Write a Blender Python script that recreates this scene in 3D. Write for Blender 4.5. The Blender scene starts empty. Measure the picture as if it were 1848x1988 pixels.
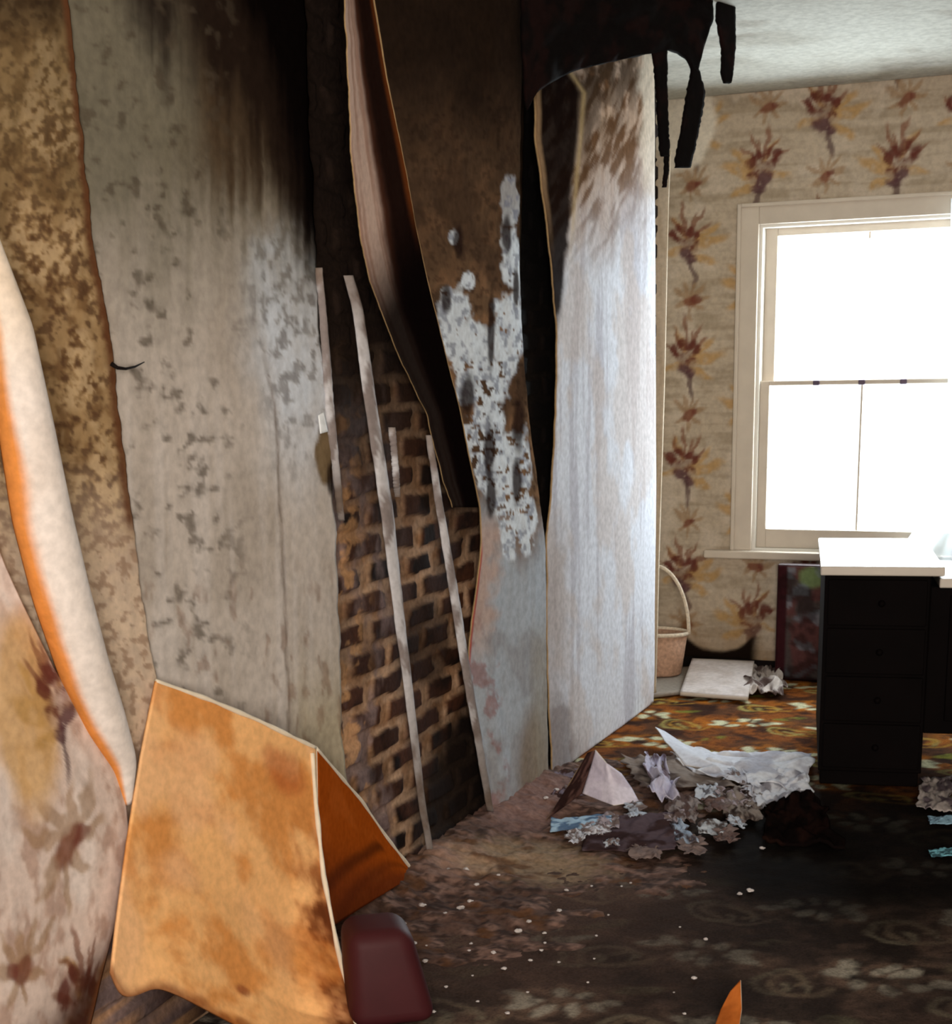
import bpy, bmesh, math, random
import numpy as np
from mathutils import Vector
random.seed(7)

# ------------------------------------------------------------------ camera, world, light, exposure
F, PIT, YAW, ROL, CX, CY = 2880.47, math.radians(13.46274), math.radians(-22.67791), math.radians(.971633), 944.4, 1430.26
IW, IH = 1848, 1988
CAM = np.array([1.7141, 0.0, 1.3238])
FAR = 6.693            # far wall
CEIL = 2.5
_fw = np.array([math.sin(YAW) * math.cos(PIT), math.cos(YAW) * math.cos(PIT), -math.sin(PIT)])
_rt = np.array([math.cos(YAW), -math.sin(YAW), 0.0])
_dn = np.cross(_fw, _rt)
_r = math.cos(ROL) * _rt + math.sin(ROL) * _dn
_d = -math.sin(ROL) * _rt + math.cos(ROL) * _dn

sc = bpy.context.scene
COL = sc.collection
cam = bpy.data.cameras.new('camera')
cam_o = bpy.data.objects.new('camera', cam)
COL.objects.link(cam_o)
from mathutils import Matrix
M = Matrix(((_r[0], -_d[0], -_fw[0]), (_r[1], -_d[1], -_fw[1]), (_r[2], -_d[2], -_fw[2])))
cam_o.matrix_world = Matrix.Translation(Vector(CAM)) @ M.to_4x4()
cam.sensor_fit = 'HORIZONTAL'
cam.sensor_width = 36
cam.lens = 36 * F / IW
cam.shift_x = -(CX - IW / 2) / IW
cam.shift_y = (CY - IH / 2) / IW
cam.clip_start = .05
cam.dof.use_dof = False
sc.camera = cam_o

sc.view_settings.view_transform = 'Standard'
sc.view_settings.look = 'None'
sc.view_settings.gamma = 1
sc.view_settings.use_curve_mapping = False
sc.view_settings.exposure = 0.0
sc.cycles.use_denoising = True
sc.cycles.filter_width = 2.2
sc.cycles.max_bounces = 8
sc.cycles.sample_clamp_indirect = 6

world = bpy.data.worlds.new('sky')
sc.world = world
world.use_nodes = True
world.node_tree.nodes['Background'].inputs[0].default_value = (.93, .97, 1, 1)
world.node_tree.nodes['Background'].inputs[1].default_value = 1.6

def area(name, loc, rot, sx, sy, power, col):
    l = bpy.data.lights.new(name, 'AREA'); l.shape = 'RECTANGLE'; l.size = sx; l.size_y = sy
    l.energy = power; l.color = col
    o = bpy.data.objects.new(name, l); COL.objects.link(o); o.location = loc; o.rotation_euler = rot
    return o
# overcast daylight just outside the far window (looking into the room, -Y)
area('daylight_far_window', (.70, FAR + .42, 1.30), (math.radians(90), 0, math.radians(180)), 1.5, 2.0, 200, (.80, .90, 1))
# fill lamp added outside the unseen window in the wall behind the camera (looking +Y)
area('rear_fill_lamp', (2.65, -1.75, 1.45), (math.radians(90), 0, 0), 1.5, 1.6, 255, (1, .90, .79))
for _o in COL.objects:
    if _o.name == 'daylight_far_window': _o.rotation_euler = (math.radians(-90), 0, 0)
    if _o.name == 'rear_fill_lamp': _o.rotation_euler = (math.radians(90), 0, 0)

# ------------------------------------------------------------------ helpers
def ray(px, py):
    px = np.asarray(px, float)[..., None]; py = np.asarray(py, float)[..., None]
    return _r * (px - CX) / F + _d * (py - CY) / F + _fw
def hit(px, py, n, c):
    """where the sight line meets the plane n.p = c"""
    v = ray(px, py); n = np.asarray(n, float)
    t = (np.asarray(c, float) - CAM @ n) / (v @ n)
    return CAM + v * t[..., None]
def onx(px, py, x=0.0): return hit(px, py, (1, 0, 0), x)
def ony(px, py, y=FAR): return hit(px, py, (0, 1, 0), y)
def onz(px, py, z=0.0): return hit(px, py, (0, 0, 1), z)

def lin(c):
    c = np.asarray(c, float) / 255
    return np.where(c <= .04045, c / 12.92, ((c + .055) / 1.055) ** 2.4)
_rng = np.random.RandomState(3)
_tab = _rng.rand(256, 256)
def vnoise(x, y, seed=0):
    x = np.asarray(x, float) + seed * 17.31; y = np.asarray(y, float) + seed * 9.77
    xi = np.floor(x).astype(int); yi = np.floor(y).astype(int)
    fx = x - xi; fy = y - yi
    fx = fx * fx * (3 - 2 * fx); fy = fy * fy * (3 - 2 * fy)
    a = _tab[xi & 255, yi & 255]; b = _tab[(xi + 1) & 255, yi & 255]
    c = _tab[xi & 255, (yi + 1) & 255]; d = _tab[(xi + 1) & 255, (yi + 1) & 255]
    return (a * (1 - fx) + b * fx) * (1 - fy) + (c * (1 - fx) + d * fx) * fy
def fbm(x, y, seed=0, o=4):
    s = 0; a = .5; t = 0
    x = np.asarray(x, float) + 0 * np.asarray(y, float); y = np.asarray(y, float) + 0 * x
    for k in range(o):
        s = s + a * vnoise(x, y, seed + k * 3); t += a; a *= .5
        x, y = 1.62 * x - 1.22 * y + 3.1, 1.22 * x + 1.62 * y + 1.7
    return s / t
def ss(a, b, x): 
    t = np.clip((np.asarray(x, float) - a) / (b - a), 0, 1); return t * t * (3 - 2 * t)
def mixc(base, col, m):
    m = np.clip(m, 0, 1)[..., None]
    return base * (1 - m) + lin(col) * m
def flat(shape, col): return np.ones(tuple(shape) + (3,)) * lin(col)
def blob(x, y, cx, cy, rx, ry, n=None, k=.5, soft=.35):
    d = np.sqrt(((x - cx) / rx) ** 2 + ((y - cy) / ry) ** 2)
    if n is not None: d = d + (n - .5) * k
    return 1 - ss(1 - soft, 1 + soft, d)
def stroke(x, y, pts, w, soft=.5):
    """soft-edged brush line through pts (widths taper to the end)"""
    m = np.zeros_like(x)
    for i in range(len(pts) - 1):
        (ax, ay), (bx, by) = pts[i], pts[i + 1]
        dx, dy = bx - ax, by - ay; L = dx * dx + dy * dy + 1e-12
        t = np.clip(((x - ax) * dx + (y - ay) * dy) / L, 0, 1)
        d = np.hypot(x - ax - t * dx, y - ay - t * dy)
        m = np.maximum(m, 1 - ss(w * (1 - soft), w * (1 + soft), d))
    return m
def ell(x, y, cx, cy, a, b, ang, soft=.3):
    c, s = math.cos(ang), math.sin(ang)
    u = (x - cx) * c + (y - cy) * s; v = -(x - cx) * s + (y - cy) * c
    d = np.sqrt((u / a) ** 2 + (v / b) ** 2)
    return 1 - ss(1 - soft, 1 + soft, d)

_mats = {}
def mat(name, col, rough=.8, metal=0, noise=0, nscale=30, bump=0, spec=.3, attr=False):
    """procedural principled material; attr=True takes the print, stain and painted shade colours of the surface itself"""
    if name in _mats: return _mats[name]
    m = bpy.data.materials.new(name); m.use_nodes = True
    nt = m.node_tree; b = nt.nodes['Principled BSDF']
    b.inputs['Roughness'].default_value = rough; b.inputs['Metallic'].default_value = metal
    b.inputs['Specular IOR Level'].default_value = spec
    src = None
    if attr:
        a = nt.nodes.new('ShaderNodeAttribute'); a.attribute_name = 'Col'; src = a.outputs['Color']
    tc = nt.nodes.new('ShaderNodeTexCoord')
    nz = nt.nodes.new('ShaderNodeTexNoise'); nz.inputs['Scale'].default_value = nscale; nz.inputs['Detail'].default_value = 5
    nt.links.new(tc.outputs['Object'], nz.inputs['Vector'])
    mx = nt.nodes.new('ShaderNodeMix'); mx.data_type = 'RGBA'; mx.blend_type = 'MULTIPLY'
    mx.inputs['Factor'].default_value = noise
    if src: nt.links.new(src, mx.inputs['A'])
    else: mx.inputs['A'].default_value = (*lin(col), 1)
    cr = nt.nodes.new('ShaderNodeValToRGB'); cr.color_ramp.elements[0].position = .3; cr.color_ramp.elements[1].position = .65
    cr.color_ramp.elements[0].color = (.35, .35, .35, 1); cr.color_ramp.elements[1].color = (1.1, 1.1, 1.1, 1)
    nt.links.new(nz.outputs['Fac'], cr.inputs['Fac']); nt.links.new(cr.outputs['Color'], mx.inputs['B'])
    nt.links.new(mx.outputs['Result'], b.inputs['Base Color'])
    if bump:
        bp = nt.nodes.new('ShaderNodeBump'); bp.inputs['Strength'].default_value = bump; bp.inputs['Distance'].default_value = .004
        nt.links.new(nz.outputs['Fac'], bp.inputs['Height']); nt.links.new(bp.outputs['Normal'], b.inputs['Normal'])
    _mats[name] = m
    return m

def tag(o, label=None, cat=None, group=None, kind=None):
    if label: o['label'] = label
    if cat: o['category'] = cat
    if group: o['group'] = group
    if kind: o['kind'] = kind
    return o
def empty(name, loc, label, cat, group=None):
    o = bpy.data.objects.new(name, None); COL.objects.link(o); o.location = loc
    o.empty_display_size = .05
    return tag(o, label, cat, group)
def link(name, me, mats, parent=None, smooth=False):
    o = bpy.data.objects.new(name, me); COL.objects.link(o)
    for m in mats: me.materials.append(m)
    if smooth:
        for p in me.polygons: p.use_smooth = True
    if parent is not None:
        o.parent = parent
        o.matrix_parent_inverse = Matrix.Translation(-Vector(parent.location))
    return o
def grid_mesh(name, pos, col=None, keep=None):
    """pos (nv,nu,3) -> quad mesh, colours as the attribute Col"""
    nv, nu = pos.shape[:2]
    idx = np.arange(nv * nu).reshape(nv, nu)
    q = np.stack([idx[:-1, :-1], idx[:-1, 1:], idx[1:, 1:], idx[1:, :-1]], -1).reshape(-1, 4)
    if keep is not None: q = q[keep.reshape(-1)]
    used = np.unique(q); rem = np.full(nv * nu, -1); rem[used] = np.arange(len(used)); q = rem[q]
    P = pos.reshape(-1, 3)[used]
    me = bpy.data.meshes.new(name)
    me.from_pydata(P.tolist(), [], q.tolist())
    if col is not None:
        c = np.concatenate([col.reshape(-1, 3)[used], np.ones((len(used), 1))], 1).astype(np.float32)
        at = me.color_attributes.new('Col', 'FLOAT_COLOR', 'POINT')
        at.data.foreach_set('color', c.reshape(-1))
    me.update()
    return me
def grid_obj(name, pos, col, mats, parent=None, thick=0, rim=None, keep=None, smooth=True):
    me = grid_mesh(name, pos, col, keep)
    o = link(name, me, mats, parent, smooth)
    if thick:
        s = o.modifiers.new('thickness', 'SOLIDIFY'); s.thickness = thick; s.offset = 0
        if rim is not None:
            me.materials.append(rim); s.material_offset_rim = len(me.materials) - 1
    return o
def interp_rows(rows, nv, smooth=2):
    rows = np.array(rows, float)
    # arc-length-ish parameter down the sheet
    t0 = rows[:, 0]
    t = np.linspace(t0[0], t0[-1], nv)
    out = np.stack([np.interp(t, t0, rows[:, k]) for k in range(rows.shape[1])], 1)
    k = max(1, int(nv * .02 * smooth)) | 1
    if k > 1:
        pad = k // 2; ker = np.hanning(k + 2)[1:-1]; ker /= ker.sum()
        for c in range(1, out.shape[1]):
            a = out[:, c]
            pl = 2 * a[0] - a[1:pad + 1][::-1]; pr = 2 * a[-1] - a[-pad - 1:-1][::-1]
            out[:, c] = np.convolve(np.concatenate([pl, a, pr]), ker, 'valid')
    return out
def sheet(name, rows, paint, mats, nu=40, nv=160, bow=None, jag=(0, 0), wob=.004, thick=.004, rim=None,
          pf=onx, seed=0, parent=None, smooth=2, normal=(1, 0, 0), waves=6):
    """a torn strip of wall covering: rows = (py, left, off, right, off) measured down the sheet"""
    R_ = interp_rows(rows, nv, smooth)
    t = np.linspace(0, 1, nv)
    py = R_[:, 0]
    jl = (fbm(t * 40, t * 0, seed, 4) - .5) * jag[0]; jr = (fbm(t * 40, t * 0 + 5, seed, 4) - .5) * jag[1]
    L = pf(R_[:, 1] + jl, py, R_[:, 2]); Rr = pf(R_[:, 3] + jr, py, R_[:, 4])
    s = np.linspace(0, 1, nu)[None, :, None]
    pos = L[:, None] * (1 - s) + Rr[:, None] * s
    PX = (R_[:, 1] + jl)[:, None] * (1 - s[..., 0]) + (R_[:, 3] + jr)[:, None] * s[..., 0]
    PY = np.repeat(py[:, None], nu, 1)
    S = np.repeat(s[..., 0], nv, 0); T = np.repeat(t[:, None], nu, 1)
    off = (fbm(S * waves, T * waves * .6, seed + 5, 3) - .5) * 2 * wob
    if bow is not None: off = off + bow(S, T)
    pos = pos + off[..., None] * np.asarray(normal, float)
    pos[..., 2] = np.clip(pos[..., 2], .003, 2.497)
    col = paint(PX, PY, S, T)
    return grid_obj(name, pos, col, mats, parent, thick, rim)
def bm_obj(name, bm, mats, parent=None, smooth=False, bevel=0, seg=2):
    me = bpy.data.meshes.new(name); bmesh.ops.recalc_face_normals(bm, faces=bm.faces); bm.to_mesh(me); bm.free()
    o = link(name, me, mats, parent, smooth)
    if bevel:
        b = o.modifiers.new('bevel', 'BEVEL'); b.width = bevel; b.segments = seg; b.limit_method = 'ANGLE'
    return o
def add_box(bm, lo, hi):
    vs = [bm.verts.new((x, y, z)) for x in (lo[0], hi[0]) for y in (lo[1], hi[1]) for z in (lo[2], hi[2])]
    for f in ((0, 1, 3, 2), (4, 6, 7, 5), (0, 4, 5, 1), (2, 3, 7, 6), (0, 2, 6, 4), (1, 5, 7, 3)):
        bm.faces.new([vs[i] for i in f])
def box(name, lo, hi, mats, parent=None, bevel=0, seg=2):
    bm = bmesh.new(); add_box(bm, lo, hi); return bm_obj(name, bm, mats, parent, False, bevel, seg)
def add_tube(bm, pts, rad, n=10, cap=True):
    rings = []
    pts = [Vector(p) for p in pts]
    for i, p in enumerate(pts):
        d = (pts[min(i + 1, len(pts) - 1)] - pts[max(i - 1, 0)]).normalized()
        a = d.orthogonal().normalized() if not rings else (pa - d * pa.dot(d)).normalized()
        pa = a; b = d.cross(a)
        r = rad[i] if hasattr(rad, '__len__') else rad
        rings.append([bm.verts.new(p + (a * math.cos(2 * math.pi * k / n) + b * math.sin(2 * math.pi * k / n)) * r) for k in range(n)])
    for i in range(len(rings) - 1):
        for k in range(n):
            bm.faces.new((rings[i][k], rings[i][(k + 1) % n], rings[i + 1][(k + 1) % n], rings[i + 1][k]))
    if cap:
        bm.faces.new(rings[0]); bm.faces.new(rings[-1])

PAPER = mat('printed_paper', 0, .9, attr=True, noise=.25, nscale=60, bump=.15, spec=0)
PLAST = mat('stained_plaster', 0, .9, attr=True, noise=.3, nscale=45, bump=.35, spec=0)
BRICK = mat('sooty_brick', 0, .95, attr=True, noise=.5, nscale=70, bump=.6, spec=.1)
CARPET = mat('patterned_carpet', 0, 1, attr=True, noise=.55, nscale=160, bump=.8, spec=.05)
PAINTW = mat('cream_gloss_paint', (205, 192, 176), .4, noise=.12, nscale=12)
RIMW = mat('torn_white_edge', (225, 212, 190), .8, noise=.2)
RIMB = mat('torn_beige_edge', (170, 140, 100), .8, noise=.4, nscale=50)
CHAR = mat('charred_board', (20, 13, 12), .9, noise=.6, nscale=25, bump=.5, spec=.15)
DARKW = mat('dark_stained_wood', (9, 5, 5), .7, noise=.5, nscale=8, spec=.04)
WHITEP = mat('plain_wall_paint', (165, 155, 140), .9, noise=.15)

# ------------------------------------------------------------------ the room shell
def petal(x, y, ax, ay, bx, by, w, soft=.35):
    return ell(x, y, (ax + bx) / 2, (ay + by) / 2, math.hypot(bx - ax, by - ay) / 2 * 1.08, w, math.atan2(by - ay, bx - ax), soft)
def floral(x, z, big, small, c):
    """the flower print: maroon sprays with mustard leaves, and small sprigs"""
    for n_, (cx, cz, flip, sc_) in enumerate(big):
        R0 = .24 * sc_
        sel = np.where((np.abs(x - cx) < R0) & (np.abs(z - cz) < R0))
        if not len(sel[0]): continue
        u = (x[sel] - cx) / sc_ * flip; v = (z[sel] - cz) / sc_; k = c[sel]
        u = u + (fbm(x[sel] * 14, z[sel] * 14, 4 + n_, 3) - .5) * .045; v = v + (fbm(x[sel] * 14, z[sel] * 14, 9 + n_, 3) - .5) * .045
        wn = ss(.3, .6, fbm(u * 45, v * 45, 4, 3))
        for (a, b, a2, b2, w) in ((.01, -.02, .135, .02, .020), (.01, -.04, .10, -.07, .016), (.02, .0, .10, .07, .014), (-.01, -.01, -.09, -.03, .013), (.0, .02, -.05, .10, .012)):
            k = mixc(k, (182, 142, 84), .75 * petal(u, v, a, b, a2, b2, w) * (.5 + .5 * wn))
        for (a, b) in ((-.055, .105), (-.02, .145), (.045, .12), (.075, .075), (-.085, .05), (.02, .10)):
            k = mixc(k, (128, 82, 60), .75 * petal(u, v, a * .3, b * .3, a, b, .007))
        for (a, b, r) in ((-.055, .035, .020), (-.02, .055, .022), (.014, .048, .022), (.038, .03, .018), (-.03, .01, .022), (.0, .008, .024), (.024, -.015, .020), (-.014, -.03, .026), (.008, -.055, .022)):
            k = mixc(k, (100, 52, 44) if b > -.02 else (92, 60, 64), .9 * ell(u, v, a, b, r * 1.15, r * .8, a * 30) * (.35 + .65 * wn))
        k = mixc(k, (86, 62, 62), .75 * petal(u, v, -.005, -.05, .022, -.145, .010))
        c[sel] = k
    for n_, (cx, cz, flip, sc_) in enumerate(small):
        sel = np.where((np.abs(x - cx) < .11 * sc_) & (np.abs(z - cz) < .11 * sc_))
        if not len(sel[0]): continue
        u = (x[sel] - cx) / sc_ * flip; v = (z[sel] - cz) / sc_; k = c[sel]
        u = u + (fbm(x[sel] * 16, z[sel] * 16, 5 + n_, 3) - .5) * .04; v = v + (fbm(x[sel] * 16, z[sel] * 16, 11 + n_, 3) - .5) * .04
        for (a, b, w) in ((-.065, .05, .009), (-.028, .072, .010), (.012, .065, .008), (.05, .06, .009), (.07, .018, .010), (-.05, -.025, .010), (.045, -.035, .009), (-.005, -.06, .007)):
            k = mixc(k, (150, 116, 80), .6 * petal(u, v, a * .15, b * .15, a, b, w))
        k = mixc(k, (122, 74, 54), .85 * ell(u, v, 0, 0, .026, .018, .3)); k = mixc(k, (108, 54, 46), .65 * ell(u, v, .022, .008, .015, .012, .3))
        c[sel] = k
    return c

def lines(lo, hi, segs):
    """grid lines: fine inside the given stretches"""
    out = []
    for a, b, st in segs: out.append(np.arange(a, b, st))
    return np.concatenate(out + [np.array([hi])])

# far wall with the window opening
WX0, WX1, WZ0, WZ1 = .235, 1.165, .555, 1.965
xs = np.unique(np.concatenate([np.arange(-.6, 1.7, .008), np.arange(1.7, 3.61, .1), [WX0, WX1, 3.6]]))
zs = np.unique(np.concatenate([np.arange(0, 2.5, .008), [WZ0, WZ1, 2.5]]))
X, Z = np.meshgrid(xs, zs)
c = flat(X.shape, (186, 170, 150))
n1 = fbm(X * 5, Z * 45, 1, 4); n2 = fbm(X * 9, Z * 9, 2, 4)
c = mixc(c, (150, 134, 112), ss(.42, .7, n1) * .55)
c = mixc(c, (214, 200, 184), ss(.5, .75, n2) * .45)
bigm, smallm = [], []
for k, px in enumerate((1200, 1340, 1480, 1602, 1745, 1880)):
    base = {0: 320, 1: 245, 2: 330, 3: 222, 4: 318, 5: 215}[k]
    x0 = ony(px, base)[0]
    for j in range(-1, 8):
        z0 = ony(px, base)[2] - j * .487
        bigm.append((x0, z0, 1 if k % 2 else -1, 1.22))
        smallm.append((x0 + .01, z0 - .245, 1, 1.15))
c = floral(X, Z, bigm, smallm, c)
# bare torn patch in the top corner, browner tone towards the foot of the wall, and the torn lower edge of the paper
nn = fbm(X * 7, Z * 7, 8, 4)
c = mixc(c, (226, 216, 200), blob(X, Z, -.16, 2.4, .2, .19, nn, .4, .1))
c = mixc(c, (150, 112, 70), ss(.34, .08, Z + (nn - .5) * .3) * .45)
edge = np.minimum(.078 + .07 * ((X - .09) / .15) ** 2, .16) + (nn - .5) * .04
c = mixc(c, (28, 20, 15), ss(.012, -.012, Z - edge) * ss(.30, .24, X))
keep = ~((X[:-1, :-1] >= WX0 - 1e-6) & (X[1:, 1:] <= WX1 + 1e-6) & (Z[:-1, :-1] >= WZ0 - 1e-6) & (Z[1:, 1:] <= WZ1 + 1e-6))
pos = np.stack([X, FAR + (n2 - .5) * .004 * (X < 1.7), Z], -1)
wall_far = grid_obj('wall_back', pos, c, [PAPER], keep=keep)
tag(wall_far, kind='structure')
sol = wall_far.modifiers.new('thickness', 'SOLIDIFY'); sol.thickness = .24; sol.offset = -1
# make sure it thickens away from the room
wall_far.data.flip_normals() if wall_far.data.polygons[0].normal.y > 0 else None

# chimney-breast wall on the left: bare brick relief where the coverings have fallen
ys = np.unique(np.concatenate([np.arange(-1.6, 2.9, .1), np.arange(2.9, 4.75, .005), np.arange(4.75, 5.9, .06), [5.93]]))
zs2 = np.concatenate([np.arange(0, 2.5, .006), [2.5]])
Yg, Zg = np.meshgrid(ys, zs2)
wx = (fbm(Yg * 6, Zg * 6, 3, 3) - .5) * 1.8
wz = (fbm(Yg * 5, Zg * 5, 6, 3) - .5) * 1.6
CH = .074; BL = .215
zz = Zg + wz * .022; row = np.floor(zz / CH); fz = zz / CH - row
yy = Yg + wx * .05 + (row % 2) * BL / 2; cl = np.floor(yy / BL); fy = yy / BL - cl
rnd = _tab[(row.astype(int) * 7 + 3) & 255, (cl.astype(int) * 13 + 5) & 255]
rag = (fbm(Yg * 24, Zg * 36, 9, 4) - .5) * .6
bz = np.minimum(fz, 1 - fz) * CH; by = np.minimum(fy, 1 - fy) * BL
br = ss(.009, .016, bz + rag * .018) * ss(.016, .034, by + rag * .05)
br = br * (1 - .0 * rnd)
cw = flat(Yg.shape, (186, 152, 124))
cw = mixc(cw, (150, 110, 78), ss(.4, .7, fbm(Yg * 14, Zg * 25, 11, 4)) * .8)
bcol = flat(Yg.shape, (58, 36, 27))
bcol = mixc(bcol, (92, 54, 34), rnd * .6)
bcol = mixc(bcol, (26, 17, 15), ss(.45, .7, fbm(Yg * 12, Zg * 12, 14, 3)))
cw = cw * (1 - br[..., None]) + bcol * br[..., None]
# chalky remains of plaster between the battens
ch = ss(.44, .58, fbm(Yg * 9, Zg * 5, 21, 4)) * ss(3.62, 3.36, Yg) 
cw = mixc(cw, (134, 114, 112), ch * .85)
cw = mixc(cw, (206, 156, 108), ss(.52, .6, fbm(Yg * 16, Zg * 18, 23, 4)) * ss(3.4, 3.25, Yg) * .7)
# soot: black towards the top, lighter low down; thick char at the foot
sm = fbm(Yg * 4, Zg * 3, 17, 4)
cw = mixc(cw, (7, 4, 4), ss(1.08, 1.42, Zg + (sm - .5) * .4 - (Yg - 3.3) * .2) * .985)
cw = mixc(cw, (46, 34, 28), ss(.6, 1.25, Zg + (sm - .5) * .3) * .6)
cw = mixc(cw, (34, 24, 24), ss(.45, .62, fbm(Yg * 3.2, Zg * 2.2, 27, 4)) * .5)
cw = mixc(cw, (24, 16, 13), blob(Yg, Zg, 3.90, .14, .36, .24, sm, .8, .3) * .97)
cw = mixc(cw, (10, 7, 7), ss(4.3, 4.45, Yg) * ss(5.75, 5.6, Yg) * .97)  # gap beside the white panel painted black in place of shade
cw = mixc(cw, (40, 24, 16), blob(Yg, Zg, 3.72, .62, .16, .12, sm, .9, .3) * .75)
pos = np.stack([np.zeros_like(Yg) + br * .010 - .010 + (sm - .5) * .004, Yg, Zg], -1)
wl = grid_obj('wall_left', pos, cw, [BRICK])
tag(wl, kind='structure')
bm = bmesh.new(); add_box(bm, (-.6, -1.6, 0), (-.02, 5.93, 2.5))
core = bm_obj('wall_left_core', bm, [WHITEP]); core.parent = wl
core.name = 'brick_core'

# remaining shell
box('wall_alcove', (-.72, 5.93, 0), (-.6, FAR + .2, 2.5), [WHITEP])['kind'] = 'structure'
box('wall_right', (3.6, -1.6, 0), (3.72, FAR + .2, 2.5), [WHITEP])['kind'] = 'structure'
bm = bmesh.new()
RX0, RX1, RZ0, RZ1 = 1.85, 3.45, .60, 2.25
add_box(bm, (-.72, -1.72, 0), (RX0, -1.6, 2.5)); add_box(bm, (RX1, -1.72, 0), (3.72, -1.6, 2.5))
add_box(bm, (RX0, -1.72, 0), (RX1, -1.6, RZ0)); add_box(bm, (RX0, -1.72, RZ1), (RX1, -1.6, 2.5))
bm_obj('wall_front', bm, [WHITEP])['kind'] = 'structure'

# ceiling: old white paint with a burnt, sooty corner over the chimney breast
xs = np.arange(-.72, 3.73, .03); ys = np.arange(-1.72, FAR + .03, .03)
X, Y = np.meshgrid(xs, ys)
nn = fbm(X * 3, Y * 3, 31, 5)
c = flat(X.shape, (205, 205, 196)); c = mixc(c, (165, 160, 148), ss(.5, .75, nn) * .5)
c = mixc(c, (150, 142, 130), ss(.66, .74, fbm(X * 6, Y * 6, 33, 4)) * .4)
c = mixc(c, (18, 12, 11), ss(.18, -.12, X - .12 * np.sin(Y * 2) - (nn - .5) * .5 - .12) * ss(5.9, 5.4, Y + (nn - .5) * .4))
ce = grid_obj('ceiling', np.stack([X, Y, np.full_like(X, 2.5) + (nn - .5) * .004], -1), c, [PLAST])
tag(ce, kind='structure')
so = ce.modifiers.new('thickness', 'SOLIDIFY'); so.thickness = .1; so.offset = 1 if ce.data.polygons[0].normal.z > 0 else -1

# floor: patterned carpet, sooty and trodden in the near half
xs = np.unique(np.concatenate([np.arange(-.6, 2.2, .01), np.arange(2.2, 3.61, .1)])); ys = np.unique(np.concatenate([np.arange(-1.6, 2.3, .1), np.arange(2.3, FAR + .01, .01)]))
X, Y = np.meshgrid(xs, ys)
c = flat(X.shape, (88, 56, 36))
n1 = fbm(X * 8, Y * 8, 41, 4); n2 = fbm(X * 22, Y * 22, 43, 3)
c = mixc(c, (140, 78, 30), ss(.45, .65, n1) * .8)
c = mixc(c, (46, 28, 22), ss(.5, .62, fbm(X * 10, Y * 10, 44, 3)) * .8)
X0, Y0 = X, Y
X = X0 + (fbm(X0 * 5, Y0 * 5, 48, 3) - .5) * .13; Y = Y0 + (fbm(X0 * 5, Y0 * 5, 49, 3) - .5) * .13
for gy in range(0, 11):
    for gx in range(-1, 6):
        cx = gx * .44 + (gy % 2) * .22 + .02; cy_ = 2.45 + gy * .40
        R0 = .3
        sel = np.where((np.abs(X - cx) < R0) & (np.abs(Y - cy_) < R0))
        if not len(sel[0]): continue
        u = X[sel] - cx; v = Y[sel] - cy_; k = c[sel]; w = n2[sel]
        k = mixc(k, (186, 112, 34), .75 * ell(u, v, 0, 0, .19, .10, .15, .4) * ss(.3, .6, w))
        for a in range(9):
            an = a * .7 + gx; k = mixc(k, (206, 204, 168), .95 * ell(u, v, .085 * math.cos(an) * (1 + .35 * (a % 3)), .05 * math.sin(an), .03, .022, an))
            k = mixc(k, (60, 66, 60), .7 * ell(u, v, .07 * math.cos(an + .4), .045 * math.sin(an + .4), .012, .01, an))
        k = mixc(k, (122, 124, 50), .85 * ell(u, v, .17, .12, .06, .025, .6) * ss(.3, .5, w))
        sp = [(.2 + .10 * math.cos(t) * (1 - t / 9), -.13 + .09 * math.sin(t) * (1 - t / 9)) for t in np.linspace(0, 7, 24)]
        k = mixc(k, (160, 146, 84), .85 * stroke(u, v, sp, .011))
        sp = [(-.2 + .10 * math.cos(-t) * (1 - t / 9), -.10 + .08 * math.sin(-t) * (1 - t / 9)) for t in np.linspace(0, 7, 24)]
        k = mixc(k, (170, 128, 50), .8 * stroke(u, v, sp, .010))
        c[sel] = k
X, Y = X0, Y0
spk = fbm(X * 40, Y * 40, 46, 3); c = mixc(c, (40, 26, 22), ss(.54, .68, spk) * .5)
# soot and trodden ash, last a painted shadow before the dressing table
so_ = fbm(X * 3.5, Y * 3.5, 47, 5)
dirty = ss(5.0, 4.2, Y + (so_ - .5) * .8)
lum = c.mean(-1, keepdims=True) * np.array([1.12, .98, .86]); c = c + (lum - c) * (.72 * dirty)[..., None]
c = mixc(c, (48, 38, 34), dirty * (.40 + .40 * ss(.38, .62, so_)))
c = mixc(c, (104, 80, 70), dirty * ss(1.2, .3, X + (so_ - .5) * .9) * ss(2.6, 3.2, Y) * .6)
c = mixc(c, (12, 9, 8), blob(X, Y, 1.10, 4.25, .50, .75, so_, .7, .35) * .93)  # shadow in front of the pedestal painted onto the carpet
fl = grid_obj('floor', np.stack([X, Y, (n2 - .5) * .006 - .003], -1), c, [CARPET])
tag(fl, kind='structure')
so = fl.modifiers.new('thickness', 'SOLIDIFY'); so.thickness = .1; so.offset = -1 if fl.data.polygons[0].normal.z > 0 else 1

# skirting strip behind the alcove things
box('baseboard_back', (-.6, FAR - .018, 0), (.38, FAR, .055), [CHAR])['kind'] = 'structure'

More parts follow.
